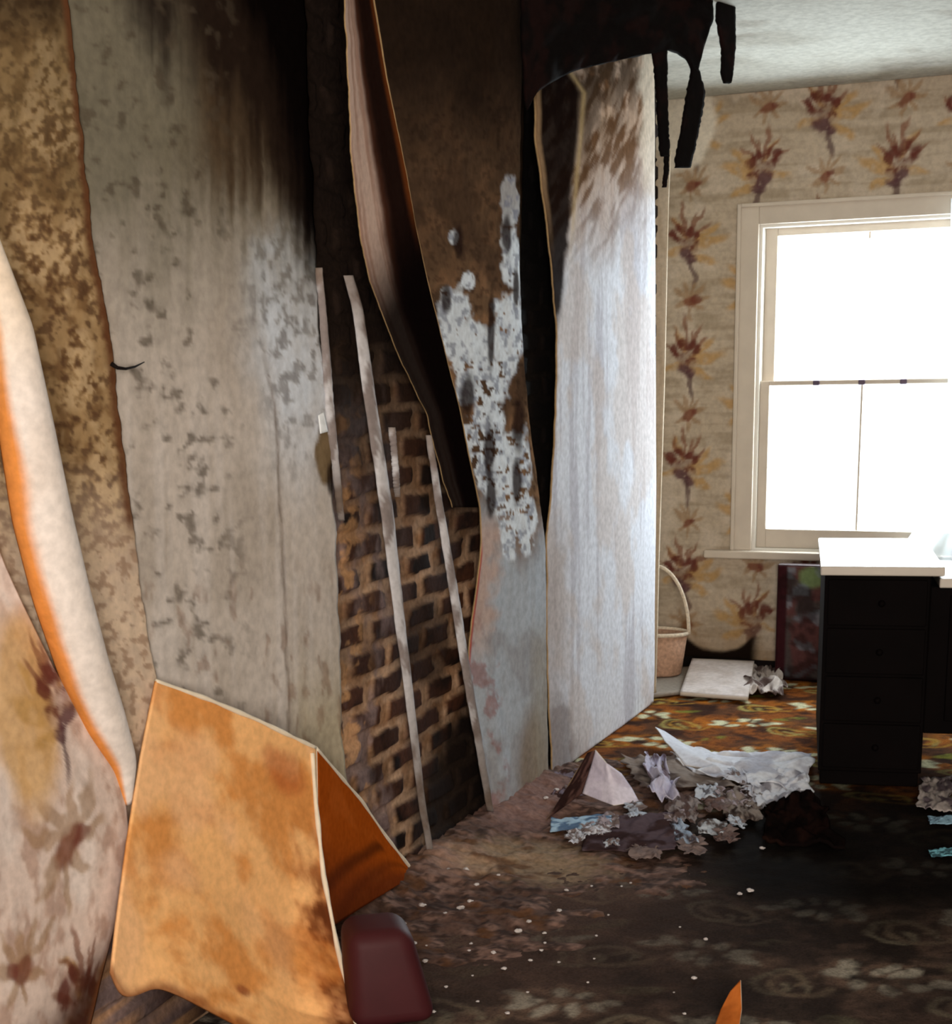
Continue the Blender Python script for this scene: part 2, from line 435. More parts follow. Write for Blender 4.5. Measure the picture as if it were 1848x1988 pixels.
# ------------------------------------------------------------------ window in the far wall
win = bpy.data.objects.new('window_1', None); COL.objects.link(win); win.location = (.70, FAR, .555); win['kind'] = 'structure'
bm = bmesh.new()
y0 = FAR - .022
add_box(bm, (.145, y0, .56), (.238, FAR, 2.05)); add_box(bm, (1.162, y0, .56), (1.255, FAR, 2.05)); add_box(bm, (.238, y0, 1.962), (1.162, FAR, 2.05))
add_box(bm, (.145, y0 - .012, .56), (.162, y0, 2.05)); add_box(bm, (1.238, y0 - .012, .56), (1.255, y0, 2.05)); add_box(bm, (.162, y0 - .012, 2.034), (1.238, y0, 2.05))
bm_obj('casing', bm, [PAINTW], win, bevel=.004)
bm = bmesh.new()
add_box(bm, (.235, FAR, .555), (.252, FAR + .2, 1.965)); add_box(bm, (1.148, FAR, .555), (1.165, FAR + .2, 1.965)); add_box(bm, (.252, FAR, 1.95), (1.148, FAR + .2, 1.965)); add_box(bm, (.252, FAR, .555), (1.148, FAR + .2, .57))
bm_obj('jamb', bm, [mat('white_gloss_paint', (225, 222, 215), .35)], win)
def sash(name, ya, z0, z1, st, rail_t, rail_b, xl, xr):
    bm = bmesh.new()
    add_box(bm, (xl, ya, z0), (xl + st, ya + .035, z1)); add_box(bm, (xr - st, ya, z0), (xr, ya + .035, z1))
    add_box(bm, (xl + st, ya, z1 - rail_t), (xr - st, ya + .035, z1)); add_box(bm, (xl + st, ya, z0), (xr - st, ya + .035, z0 + rail_b))
    o = bm_obj(name, bm, [PAINTW], win, bevel=.003)
    return o
us = sash('upper_sash', FAR + .065, 1.285, 1.952, .052, .034, .02, .252, 1.148)
ls = sash('lower_sash', FAR + .022, .57, 1.305, .042, .02, .085, .252, 1.148)
xm = .695
box('glazing_bar', (xm - .004, FAR + .034, .655), (xm + .004, FAR + .046, 1.285), [PAINTW], ls)
box('glazing_bar', (xm - .004, FAR + .078, 1.89), (xm + .004, FAR + .09, 1.918), [PAINTW], us)
m = bpy.data.materials.new('window_glass'); m.use_nodes = True
nt = m.node_tree; nt.nodes.clear()
o_ = nt.nodes.new('ShaderNodeOutputMaterial'); tr = nt.nodes.new('ShaderNodeBsdfTransparent'); gl = nt.nodes.new('ShaderNodeBsdfGlossy'); mx = nt.nodes.new('ShaderNodeMixShader')
tr.inputs[0].default_value = (.97, .97, .95, 1); gl.inputs['Roughness'].default_value = .05; mx.inputs[0].default_value = .05
nt.links.new(tr.outputs[0], mx.inputs[1]); nt.links.new(gl.outputs[0], mx.inputs[2]); nt.links.new(mx.outputs[0], o_.inputs[0])
box('glass_pane', (.30, FAR + .08, 1.30), (1.10, FAR + .084, 1.92), [m], us)
box('glass_pane', (.29, FAR + .038, .65), (1.11, FAR + .042, 1.29), [m], ls)
bm = bmesh.new(); 
for xx in (.5, xm, .87): add_box(bm, (xx - .014, FAR + .012, 1.283), (xx + .014, FAR + .03, 1.305))
bm_obj('sash_fastener', bm, [mat('dull_brass', (90, 78, 92), .4, .8)], ls, bevel=.003)
box('window_sill', (.03, FAR - .06, .525), (1.33, FAR + .02, .56), [PAINTW], win, bevel=.006)
# unseen window added behind the camera for the fill on the near wall
w2 = bpy.data.objects.new('added_rear_window', None); COL.objects.link(w2); w2.location = (2.65, -1.6, .60); w2['kind'] = 'structure'
bm = bmesh.new()
add_box(bm, (RX0, -1.68, RZ0), (RX0 + .05, -1.63, RZ1)); add_box(bm, (RX1 - .05, -1.68, RZ0), (RX1, -1.63, RZ1)); add_box(bm, (RX0, -1.68, RZ0), (RX1, -1.63, RZ0 + .06)); add_box(bm, (RX0, -1.68, RZ1 - .06), (RX1, -1.63, RZ1)); add_box(bm, (RX0, -1.67, 1.40), (RX1, -1.64, 1.44))
bm_obj('added_sash_frame', bm, [PAINTW], w2)


# ------------------------------------------------------------------ builders for torn and fallen pieces
def resample(pts, n):
    pts = np.array(pts, float); d = np.r_[0, np.cumsum(np.linalg.norm(np.diff(pts, axis=0), axis=1))]
    t = np.linspace(0, d[-1], n)
    return np.stack([np.interp(t, d, pts[:, k]) for k in range(3)], 1)
def coons(name, top, right, bottom, left, paint, mats, nu=40, nv=40, disp=None, thick=.003, rim=None, parent=None, smooth=True, soften=0):
    """patch between four edge curves (top & bottom left-to-right, left & right downwards)"""
    Tp, B, L, R_ = resample(top, nu), resample(bottom, nu), resample(left, nv), resample(right, nv)
    s = np.linspace(0, 1, nu)[None, :, None]; t = np.linspace(0, 1, nv)[:, None, None]
    pos = (1 - t) * Tp[None] + t * B[None] + (1 - s) * L[:, None] + s * R_[:, None]
    pos = pos - ((1 - s) * (1 - t) * Tp[0] + s * (1 - t) * Tp[-1] + (1 - s) * t * B[0] + s * t * B[-1])
    S = np.repeat(s[..., 0], nv, 0); T = np.repeat(t[..., 0], nu, 1)
    for _ in range(soften): pos[:, 1:-1] = (pos[:, :-2] + 2 * pos[:, 1:-1] + pos[:, 2:]) / 4
    if disp is not None: pos = pos + disp(S, T, pos)
    return grid_obj(name, pos, paint(S, T, pos), mats, parent, thick, rim, None, smooth)
def wp(px, py, x):
    """point at distance x from the left wall, or on the floor where that falls below it"""
    p = onx(px, py, x)
    if p[2] < .006: p = onz(px, py, .006)
    return p
def W(*pts): return [wp(*p) for p in pts]
def G(*pts): return [onz(p[0], p[1], p[2] if len(p) > 2 else .008) for p in pts]
def vplane(p0, p1):
    d = np.array([p1[0] - p0[0], p1[1] - p0[1], 0.0]); n = np.array([d[1], -d[0], 0]); n /= np.linalg.norm(n)
    return lambda px, py, off=0: hit(px, py, n, n @ np.array([p0[0], p0[1], 0]) + off)

# ------------------------------------------------------------------ coverings of the left wall
def paint_plaster(px, py, s, t):
    n = fbm(px / 90, py / 220, 51, 5); f = fbm(px / 22, py / 40, 52, 4); st = fbm(px / 14, py / 400, 53, 4)
    c = flat(px.shape, (200, 189, 180))
    c = mixc(c, (172, 160, 148), ss(.4, .65, n) * .6)
    c = mixc(c, (216, 208, 204), ss(.45, .7, st) * .4 * ss(600, 1000, py))
    c = mixc(c, (178, 164, 136), ss(1250, 1480, py + 80 * n) * ss(480, 560, px) * .8)
    # chalky pale salts, with bluish window light painted in
    pale = ss(390, 520, px + (n - .5) * 130 + (1000 - py) * .03) * ss(370, 520, py + (f - .5) * 150) * ss(1020, 720, py + (n - .5) * 200)
    c = mixc(c, (222, 230, 242), pale * (.55 + .5 * f))
    c = mixc(c, (124, 118, 116), pale * ss(.52, .68, fbm(px / 16, py / 22, 58, 4)) * .7)
    # lapped edge of an earlier skim
    se = np.interp(py, [560, 700, 800, 950, 1100, 1300, 1480], [452, 462, 480, 488, 494, 504, 508]) + (f - .5) * 10
    c = mixc(c, (120, 104, 92), np.exp(-((px - se) / 4.5) ** 2) * ss(640, 800, py) * .7)
    # smoke: olive grey, then brown, then black to the upper right
    h = py + (n - .5) * 260 + (st - .5) * 160
    c = mixc(c, (112, 106, 88), ss(760, 260, h) * .9)
    c = mixc(c, (84, 66, 48), ss(470, 300, h) * ss(240, 380, px + (n - .5) * 120) * .9)
    c = mixc(c, (36, 26, 22), ss(560, 340, h + (560 - px) * 1.1) * .93)
    c = mixc(c, (10, 7, 7), ss(500, 260, h + (575 - px) * 2.4) * .94)
    c = mixc(c, (9, 6, 6), ss(560, 606, px + (f - .5) * 25) * ss(640, 430, py) * .95)
    # specks and the brown patch by the broken edge
    c = mixc(c, (84, 74, 62), ss(.62, .78, fbm(px / 26, py / 26, 55, 3)) * ss(480, 300, px) * .7)
    c = mixc(c, (128, 96, 74), ss(.64, .76, fbm(px / 20, py / 50, 56, 3)) * ss(1050, 1200, py) * .5)
    c = mixc(c, (128, 108, 82), blob(px, py, 622, 880, 34, 60, f, .5, .15))
    c = mixc(c, (40, 28, 24), blob(px, py, 634, 930, 12, 34, f, .5, .3) * .9)
    return c
pl = sheet('plaster_layer', [(-330, -160, .016, 575, .018), (0, -160, .016, 585, .018), (200, -160, .016, 590, .018), (400, -160, .016, 601, .018), (560, -160, .016, 606, .018), (650, -160, .016, 611, .018),
    (780, -160, .016, 636, .018), (850, -160, .016, 640, .018), (940, -160, .016, 634, .018), (1000, -160, .016, 642, .018), (1150, -160, .016, 650, .018), (1400, -160, .016, 655, .018), (1500, -160, .016, 664, .018), (1640, -160, .016, 690, .018)],
    paint_plaster, [PLAST], nu=150, nv=330, wob=.003, jag=(0, 12), thick=.02, rim=RIMB, seed=1, waves=4)
tag(pl, 'grey smoke-stained plaster layer on the left wall, black at its upper right', 'plaster')

def paint_tan(px, py, s, t):
    n = fbm(px / 60, py / 120, 61, 4); f = fbm(px / 26, py / 22, 62, 3); g = fbm(px / 14, py / 13, 63, 3)
    c = flat(px.shape, (164, 134, 96))
    c = mixc(c, (116, 86, 56), ss(.40, .66, f) * .8)
    c = mixc(c, (84, 58, 42), ss(.48, .72, g) * .75)
    c = mixc(c, (200, 172, 134), ss(.52, .40, g) * ss(.42, .62, n) * .7)
    c = mixc(c, (234, 212, 192), ss(860, 1150, py) * .6)
    c = mixc(c, (150, 118, 92), ss(.5, .66, g) * ss(900, 1100, py) * .6)
    c = mixc(c, (98, 84, 58), ss(560, 160, py + (n - .5) * 300) * .5)
    c = mixc(c, (42, 30, 24), ss(110, -20, py + (n - .5) * 120) * .75)
    c = mixc(c, (100, 62, 40), ss(.94, .985, s) * ss(1060, 1000, py) * .9)
    return c
tw = sheet('wallpaper_strip', [(-330, -230, .034, 122, .034), (0, -230, .034, 132, .034), (150, -230, .034, 146, .034), (280, -230, .034, 162, .034), (450, -230, .034, 180, .034), (600, -230, .034, 203, .034), (720, -230, .034, 222, .034),
    (850, -230, .034, 238, .034), (1000, -230, .034, 256, .034), (1100, -230, .034, 266, .034), (1250, -230, .034, 287, .034), (1330, -230, .034, 304, .036), (1500, -230, .036, 285, .036), (1620, -230, .036, 270, .036)],
    paint_tan, [PAPER], nu=150, nv=520, wob=.004, jag=(0, 14), thick=.004, rim=RIMB, seed=2)
tag(tw, 'tan mottled old wallpaper strip down the near left wall', 'wallpaper')

def paint_floral_sheet(px, py, s, t):
    p = onx(px, py, .05); y, z = p[..., 1], p[..., 2]
    n = fbm(y * 9, z * 9, 66, 4); n3 = fbm(y * 30, z * 18, 67, 4)
    c = flat(px.shape, (214, 194, 184))
    c = mixc(c, (172, 140, 124), ss(.5, .68, n3) * .7)
    c = mixc(c, (232, 220, 214), ss(.5, .7, n) * .6)
    def q(a, b): r_ = onx(a, b, .05); return r_[1], r_[2]
    big = [(*q(108, 1360), -1, 1.0), (*q(150, 1960), 1, 1.1)]
    small = [(*q(105, 1660), 1, 1.8), (*q(20, 1880), -1, 1.2)]
    c = mixc(c, (206, 164, 106), blob(px, py, 30, 1380, 70, 190, n, .5, .3) * .8)
    c = floral(y, z, big, small, c)
    # the shadow painted in low down at the right and yellowed edge up the fold
    c = mixc(c, (62, 34, 22), ss(1840, 2000, py + (n - .5) * 160 + (px - 110) * .9) * .9)
    c = mixc(c, (110, 66, 40), ss(.965, .995, s) * ss(1560, 1800, py) * .7)
    return c
fs = sheet('floral_wallpaper_sheet', [(900, -300, .048, -60, .05), (1050, -300, .048, -12, .05), (1100, -300, .048, 8, .05), (1290, -300, .048, 100, .052), (1430, -300, .05, 185, .054), (1530, -300, .05, 240, .058), (1625, -300, .05, 250, .062), (1780, -300, .05, 228, .064), (1900, -300, .05, 196, .064), (2100, -300, .052, 150, .064)],
    paint_floral_sheet, [PAPER], nu=130, nv=260, wob=.006, thick=.003, rim=RIMW, seed=3)
tag(fs, 'pinkish floral wallpaper sheet loose on the wall at the lower left corner', 'wallpaper')
# its rolled-back edge
rows = interp_rows([(250, -70, .16, 1, 1), (450, -55, .14, 46, 1), (640, -30, .12, 92, 1), (830, -12, .105, 114, 1), (1000, 14, .095, 122, 1), (1150, 54, .085, 116, 1), (1290, 104, .075, 102, 1), (1400, 160, .07, 80, 1), (1480, 212, .064, 50, 1), (1560, 240, .06, 14, 1)], 140)
ax = onx(rows[:, 1] + rows[:, 3] * .5, rows[:, 0], rows[:, 2]); rad = np.linalg.norm(onx(rows[:, 1], rows[:, 0], rows[:, 2]) - onx(rows[:, 1] + rows[:, 3], rows[:, 0], rows[:, 2]), axis=1) * .5 * .74
an = np.linspace(math.radians(-70), math.radians(215), 36)
pos = np.zeros((140, 36, 3))
for i in range(140):
    d = (ax[min(i + 1, 139)] - ax[max(i - 1, 0)]); d /= np.linalg.norm(d)
    u = np.array([1, 0, 0]) - d * d[0]; u /= np.linalg.norm(u); v = np.cross(d, u)
    if v[1] < 0: v = -v
    rr_ = rad[i] * (1 - .25 * np.linspace(0, 1, 36))
    pos[i] = ax[i] + (np.cos(an) * rr_)[:, None] * v + (np.sin(an) * rr_)[:, None] * u
S = np.repeat(np.linspace(0, 1, 36)[None], 140, 0); T = np.repeat(np.linspace(0, 1, 140)[:, None], 36, 1)
nn = fbm(S * 4, T * 9, 71, 4)
c = flat(S.shape, (232, 222, 216)); c = mixc(c, (214, 200, 190), ss(.4, .7, nn) * .5)
c = mixc(c, (226, 146, 76), ss(.74, .84, S + (nn - .5) * .10))
c = mixc(c, (236, 212, 180), ss(.42, .2, T) * .5)
ce_ = grid_obj('rolled_edge', pos, c, [PAPER], None, .003, RIMW)
ce_.parent = fs
tag(ce_, 'white and orange rolled-back paper edge')

# ---- the curled strip that hangs in front of the brick
def paint_curl(px, py, s, t):
    n = fbm(s * 3, t * 14, 73, 4); st = fbm(s * 14, t * 3, 74, 3)
    c = flat(px.shape, (206, 176, 160)); c = mixc(c, (150, 104, 82), ss(.45, .7, st) * .6)
    c = mixc(c, (110, 58, 42), ss(60, -120, py) * .75)
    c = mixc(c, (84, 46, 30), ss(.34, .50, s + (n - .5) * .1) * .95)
    c = mixc(c, (20, 12, 10), ss(.38, .62, s + (n - .5) * .14) * .9)  # inner side of the curl: its shade painted in as dark colour
    c = mixc(c, (120, 62, 28), ss(.86, .97, s) * ss(520, 380, py) * .8)
    c = mixc(c, (12, 7, 7), ss(450, 640, py + s * 110) * .97)  # lower inside painted black, also for the shade
    return c
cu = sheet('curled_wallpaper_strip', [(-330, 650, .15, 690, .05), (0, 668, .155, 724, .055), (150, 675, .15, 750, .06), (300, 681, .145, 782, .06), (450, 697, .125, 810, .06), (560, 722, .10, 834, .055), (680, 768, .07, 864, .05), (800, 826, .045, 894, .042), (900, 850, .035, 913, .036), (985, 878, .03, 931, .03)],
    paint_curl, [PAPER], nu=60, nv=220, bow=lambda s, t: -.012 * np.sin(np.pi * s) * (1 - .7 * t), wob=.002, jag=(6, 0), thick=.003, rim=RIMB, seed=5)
tag(cu, 'curled scorched strip of wallpaper, its inside painted dark with shade, hanging open in front of the bare brick', 'wallpaper')

# ---- broad brown sheet with the white patches
def paint_brown(px, py, s, t):
    n = fbm(px / 60, py / 110, 81, 5); f = fbm(px / 18, py / 26, 82, 4); st = fbm(px / 12, py / 160, 83, 3); g = fbm(px / 9, py / 11, 84, 3)
    c = flat(px.shape, (116, 90, 68)); c = mixc(c, (150, 112, 82), ss(.46, .68, f) * .6); c = mixc(c, (66, 50, 40), ss(.48, .64, n) * .7); c = mixc(c, (58, 42, 34), ss(.54, .7, g) * .6)
    c = mixc(c, (74, 56, 42), ss(620, 420, py + (n - .5) * 200) * .6)
    c = mixc(c, (34, 25, 20), ss(430, 90, py + (n - .5) * 240) * .92)
    c = mixc(c, (28, 22, 18), ss(980, 1034, px + (f - .5) * 40) * ss(1000, 500, py) * .85)
    # blue-grey limewash left on the lower part
    low = ss(1000, 1120, py + (n - .5) * 120 + np.abs(px - 1005) * 1.0) 
    c = mixc(c, (178, 184, 192), low); c = mixc(c, (150, 146, 146), low * ss(.5, .66, n) * .6)
    c = mixc(c, (192, 168, 158), ss(956 + 26 * 1, 940, px + (py - 1100) * .16 + (f - .5) * 50) * ss(980, 1040, py) * ss(1330, 1200, py))
    c = mixc(c, (150, 92, 82), ss(1100, 1300, py) * ss(965, 930, px - (py - 1300) * .08 + (g - .5) * 60) * .6 * ss(.46, .6, f))
    c = mixc(c, (132, 112, 90), blob(px, py, 1032, 1490, 34, 120, n, .7, .4) * .8)
    c = mixc(c, (158, 148, 132), ss(1015, 1040, px) * ss(1150, 1300, py) * .6)
    # flaking white plaster
    k = .9
    wmask = np.zeros_like(px)
    for (a, b, ra, rb) in ((877, 610, 26, 60), (900, 672, 45, 58), (985, 640, 36, 84), (986, 505, 24, 66), (982, 395, 22, 46), (936, 748, 52, 46), (938, 825, 36, 62), (960, 900, 48, 62), (985, 975, 34, 60), (1000, 900, 26, 70), (985, 1050, 16, 42), (900, 545, 12, 16), (872, 460, 9, 14), (1012, 1010, 24, 60)):
        wmask = np.maximum(wmask, blob(px, py, a, b, ra, rb, f, k, .14))
    wmask = wmask * ss(.33, .38, g + .16 * (py < 700))
    c = mixc(c, (228, 236, 244), wmask * .97)
    c = mixc(c, (150, 142, 138), wmask * ss(480, 380, py) * .8)
    c = mixc(c, (128, 132, 150), wmask * ss(.5, .68, fbm(px / 8, py / 13, 85, 3)) * .7)
    dk = np.maximum(blob(px, py, 974, 455, 9, 38, f, .6), blob(px, py, 945, 640, 7, 66, f, .6)); dk = np.maximum(dk, blob(px, py, 995, 560, 7, 40, f, .6))
    for (a, b, ra, rb) in ((905, 770, 12, 46), (1000, 820, 12, 60), (998, 935, 9, 46), (945, 880, 10, 60), (950, 965, 9, 40), (880, 470, 9, 30), (862, 580, 8, 26)):
        dk = np.maximum(dk, blob(px, py, a, b, ra, rb, f, .7))
    c = mixc(c, (44, 30, 26), dk * .9)
    c = mixc(c, (172, 60, 46), ss(.03, .012, s) * ss(1040, 1080, py) * ss(1330, 1260, py) * .8)
    return c
bs = sheet('torn_lining_sheet', [(-330, 694, .06, 1035, .075), (0, 724, .06, 1040, .075), (150, 750, .063, 1040, .07), (300, 782, .063, 1036, .06), (450, 810, .063, 1032, .055), (560, 834, .058, 1031, .05), (680, 864, .053, 1034, .045), (800, 894, .045, 1038, .04), (900, 913, .039, 1043, .038), (985, 931, .033, 1049, .034),
    (1040, 933, .03, 1055, .03), (1080, 931, .03, 1057, .03), (1160, 921, .03, 1058, .03), (1250, 909, .03, 1059, .03), (1330, 907, .03, 1060, .03), (1450, 930, .03, 1063, .03), (1570, 951, .03, 1066, .03)],
    paint_brown, [PLAST], nu=110, nv=420, wob=.006, jag=(3, 5), thick=.005, rim=RIMB, seed=6, smooth=1,
    bow=lambda s, t: -.035 * ss(.86, 1.0, s) * ss(.75, .5, t))
tag(bs, 'brown scorched lining sheet with flaking white plaster patches and blue-grey foot', 'wallpaper')

# ---- white panel at the end of the breast
def paint_panel(px, py, s, t):
    n = fbm(px / 45, py / 160, 91, 5); st = fbm(px / 9, py / 330, 92, 4); f = fbm(px / 16, py / 26, 93, 4); dg = fbm((px + py * .45) / 11, (py - px) / 60, 94, 4)
    c = flat(px.shape, (224, 227, 236))
    c = mixc(c, (176, 172, 182), ss(.52, .7, st) * .55); c = mixc(c, (202, 186, 176), ss(.52, .66, n) * .5)
    c = mixc(c, (168, 156, 152), ss(1110, 1075, px + (f - .5) * 20) * ss(900, 1150, py) * .55)
    top = ss(560, 250, py + (n - .5) * 170 + (px - 1170) * .7)
    c = mixc(c, (180, 144, 108), top * .8)
    c = mixc(c, (104, 72, 46), top * ss(.40, .64, dg) * .95)
    c = mixc(c, (62, 48, 36), ss(380, 150, py + (n - .5) * 120 + (px - 1130) * .8) * ss(.30, .6, f) * .9)
    c = mixc(c, (236, 224, 206), ss(1225, 1250, px + (f - .5) * 30) * ss(430, 300, py) * .6)
    # the scorched fold along its left side
    ef = np.interp(py, [120, 180, 350, 450, 600, 680], [1075, 1112, 1099, 1094, 1084, 1070])
    c = mixc(c, (24, 15, 13), ss(ef + 6, ef - 4, px + (f - .5) * 10) * ss(690, 600, py) * .96)
    c = mixc(c, (196, 168, 120), np.exp(-((px - ef - 7) / 4) ** 2) * ss(560, 380, py) * .6)
    c = mixc(c, (150, 120, 90), ss(.045, .02, s) * ss(520, 300, py))
    c = mixc(c, (96, 74, 62), blob(px, py, 1080, 1440, 22, 90, f, .8, .4) * .5)
    return c
wpn = sheet('torn_white_panel', [(60, 1030, .05, 1268, .014), (150, 1038, .055, 1269, .014), (280, 1038, .065, 1270, .014), (350, 1049, .065, 1270, .014), (450, 1062, .06, 1271, .014), (560, 1073, .055, 1271, .014), (650, 1079, .05, 1271, .014), (750, 1079, .046, 1271, .014), (850, 1076, .044, 1271, .014), (950, 1070, .04, 1271, .014), (1040, 1062, .034, 1271, .014), (1200, 1063, .03, 1270, .014), (1300, 1064, .026, 1270, .014), (1361, 1066, .024, 1268, .014), (1505, 1072, .02, 1266, .014)],
    paint_panel, [PLAST], nu=110, nv=360, wob=.004, jag=(4, 0), thick=.006, rim=RIMB, seed=8, smooth=1)
tag(wpn, 'tall white limewashed panel at the far end of the left wall, scorched brown on top', 'wallpaper')
# cream edge strip at the corner, seen beyond the panel
def paint_trim(px, py, s, t):
    return mixc(flat(px.shape, (206, 190, 168)), (170, 146, 116), ss(.45, .7, fbm(px / 8, py / 60, 96, 3)) * .4)
tr_ = sheet('corner_batten', [(292, 1262, 5.955, 1302, 5.955), (380, 1264, 5.955, 1298, 5.955), (500, 1264, 5.955, 1295, 5.955), (700, 1264, 5.955, 1291, 5.955), (900, 1264, 5.955, 1285, 5.955), (1080, 1264, 5.955, 1279, 5.955), (1345, 1264, 5.955, 1273, 5.955)], paint_trim, [PAPER], nu=10, nv=80, wob=.001, thick=.012, pf=ony, normal=(0, 1, 0))
tag(tr_, 'narrow cream batten down the corner beside the white panel', 'batten')

# pale torn strips hanging over the brick
def paint_strip(px, py, s, t):
    n = fbm(px / 10, py / 60, 97, 3)
    c = flat(px.shape, (206, 204, 208)); c = mixc(c, (120, 104, 98), ss(.44, .62, n) * .8)
    c = mixc(c, (120, 100, 84), ss(.14, 0, t) * .7)
    return mixc(c, (96, 80, 66), ss(.6, .95, t) * .75)
def pale(rows, lab, seed):
    o = sheet('paper_strip', rows, paint_strip, [PAPER], nu=8, nv=120, wob=.002, jag=(3, 3), thick=.003, seed=seed,
              bow=lambda s, t: .012 * np.sin(np.pi * s))
    return tag(o, lab, 'paper strip', 'pale paper strips over the brick')
pale([(535, 666, .03, 682, .03), (600, 684, .03, 702, .03), (760, 704, .03, 726, .03), (1000, 740, .03, 762, .03), (1250, 772, .025, 788, .025), (1400, 792, .025, 804, .025), (1560, 812, .02, 822, .02), (1680, 834, .02, 842, .02)], 'long pale paper strip slanting down the middle of the bare brick', 11)
pale([(520, 612, .03, 619, .03), (650, 622, .03, 632, .03), (800, 632, .03, 645, .03), (960, 650, .025, 660, .025), (1010, 656, .02, 662, .02)], 'short pale paper strip along the broken edge of the grey plaster', 12)
pale([(845, 826, .03, 832, .03), (960, 842, .03, 853, .03), (1150, 873, .03, 887, .03), (1320, 900, .034, 913, .034), (1470, 927, .034, 938, .034), (1575, 946, .034, 954, .034)], 'thin pale paper strip along the left edge of the blue-grey sheet', 13)
pale([(830, 754, .015, 762, .015), (900, 760, .015, 768, .015), (965, 766, .012, 771, .012)], 'faint short paper strip on the brick right of the long pale strip', 14)

# bent nail and white flake painted for a glint on the plaster
bm = bmesh.new(); add_tube(bm, [onx(216, 706, .04), onx(228, 714, .05), onx(244, 716, .055), onx(262, 712, .05), onx(280, 703, .038)], [.0045, .0035, .0025, .002, .001], 8)
tag(bm_obj('bent_nail', bm, [CHAR], smooth=True), 'dark bent nail sticking out beside the tan strip', 'nail')
o = coons('glint_flake', W((618, 806, .035), (628, 800, .035)), W((628, 800, .035), (636, 838, .042)), W((622, 842, .04), (636, 838, .042)), W((618, 806, .035), (622, 842, .04)), lambda S, T, p: flat(S.shape, (240, 244, 248)), [PAPER], 8, 8, thick=.003)  # matte patch, the glint is only its white colour
tag(o, 'small bright white flake painted as a glint on the edge of the grey plaster', 'painted glint')

# ------------------------------------------------------------------ burnt ceiling lining and its dangling laths
VP_ = vplane((.16, 4.30), (.46, 5.16))
def charpaint(px, py, s, t):
    c = flat(px.shape, (12, 7, 7)); return mixc(c, (34, 15, 13), ss(.5, .7, fbm(px / 30, py / 40, 99, 4)) * .6)
CHARP = mat('charred_paper', 0, .95, attr=True, noise=.5, nscale=40, bump=.4, spec=.1)
tp = [VP_(p, -40) for p in (1010, 1100, 1200, 1300, 1392)]
bt = [VP_(*p) for p in ((1022, 215), (1040, 178), (1062, 162), (1110, 138), (1150, 128), (1200, 117), (1240, 108), (1275, 101), (1298, 98), (1318, 102), (1334, 114), (1342, 134), (1352, 140))]
lf = [VP_(1010, -40), VP_(1012, 100), VP_(1022, 215)]; rt_ = [VP_(1392, -40), VP_(1384, 0), VP_(1370, 70), VP_(1352, 140)]
o = coons('burnt_ceiling_lining', tp, rt_, bt, lf, lambda S, T, p: charpaint(S * 400, T * 200, S, T), [CHARP], 90, 40, disp=lambda S, T, p: ((fbm(S * 8, T * 4, 7, 3) - .5) * .04)[..., None] * np.array([.8, -.6, 0]), thick=.012)
tag(o, 'black burnt sheet of ceiling lining sagging over the white panel', 'ceiling lining')
VQ = vplane((.30, 5.05), (.60, 5.15))
def lath(rows, lab, seed, pf=VP_):
    o = sheet('charred_lath', rows, charpaint, [CHARP], nu=8, nv=50, wob=.003, jag=(5, 5), thick=.012, pf=pf, seed=seed, normal=(0, 1, 0), smooth=1)
    return tag(o, lab, 'lath', 'charred laths hanging from the ceiling')
l1_ = lath([(85, 1267, 0, 1292, 0), (180, 1275, 0, 1293, 0), (290, 1281, 0, 1297, 0), (304, 1285, 0, 1296, 0)], 'long straight charred lath hanging leftmost at the corner of the breast', 21)
sp_ = sheet('splinter', [(290, 1291, 0, 1297, 0), (330, 1290, 0, 1297, 0), (364, 1287, 0, 1292, 0)], charpaint, [CHARP], nu=6, nv=30, wob=.001, jag=(3, 3), thick=.008, pf=VP_, seed=22, normal=(0, 1, 0), smooth=1)
sp_.parent = l1_
lath([(128, 1344, 0, 1352, 0), (142, 1342, 0, 1356, 0), (182, 1334, 0, 1367, 0), (250, 1324, 0, 1355, 0), (310, 1312, 0, 1342, 0), (326, 1312, 0, 1338, 0)], 'broad slanting charred lath hanging right of the straight one', 23)
lath([(-60, 1394, 0, 1424, 0), (40, 1392, 0, 1425, 0), (70, 1398, 0, 1426, 0), (100, 1402, 0, 1425, 0), (150, 1402, 0, 1420, 0), (162, 1406, 0, 1417, 0)], 'rightmost charred lath hanging against the white ceiling', 24)

# ------------------------------------------------------------------ the folded orange sheet
def paint_orange(S, T, p):
    n = fbm(S * 5, T * 7, 101, 5); f = fbm(S * 16, T * 18, 102, 4); g = fbm(S * 3, T * 3, 103, 3)
    c = flat(S.shape, (238, 182, 122)); c = mixc(c, (208, 134, 66), ss(.44, .66, n) * .8); c = mixc(c, (238, 188, 142), ss(.5, .68, g) * .6)
    e = ss(.80, .99, S + (f - .5) * .34 + (n - .5) * .1) * ss(.12, .3, T)
    c = mixc(c, (150, 74, 22), e * .75); c = mixc(c, (86, 40, 20), ss(.90, 1.02, S + (f - .5) * .3) * ss(.3, .45, T) * ss(.35, .6, f + .2 * T) * .9)
    c = mixc(c, (120, 60, 24), ss(.955, 1.0, T + (f - .5) * .05) * .8)
    c = mixc(c, (170, 82, 40), blob(S, T, .78, .1, .13, .06, f, .8, .4) * .6)
    c = mixc(c, (150, 84, 50), blob(S, T, .56, .84, .03, .02, f, .5, .4) * .8)
    return c
fo = empty('folded_paper_sheet', (.15, 2.7, 0), 'big orange stained sheet peeled off the wall and folded at the lower left', 'wallpaper')
A_ = (302, 1322, .05); B_ = (612, 1452, .15)
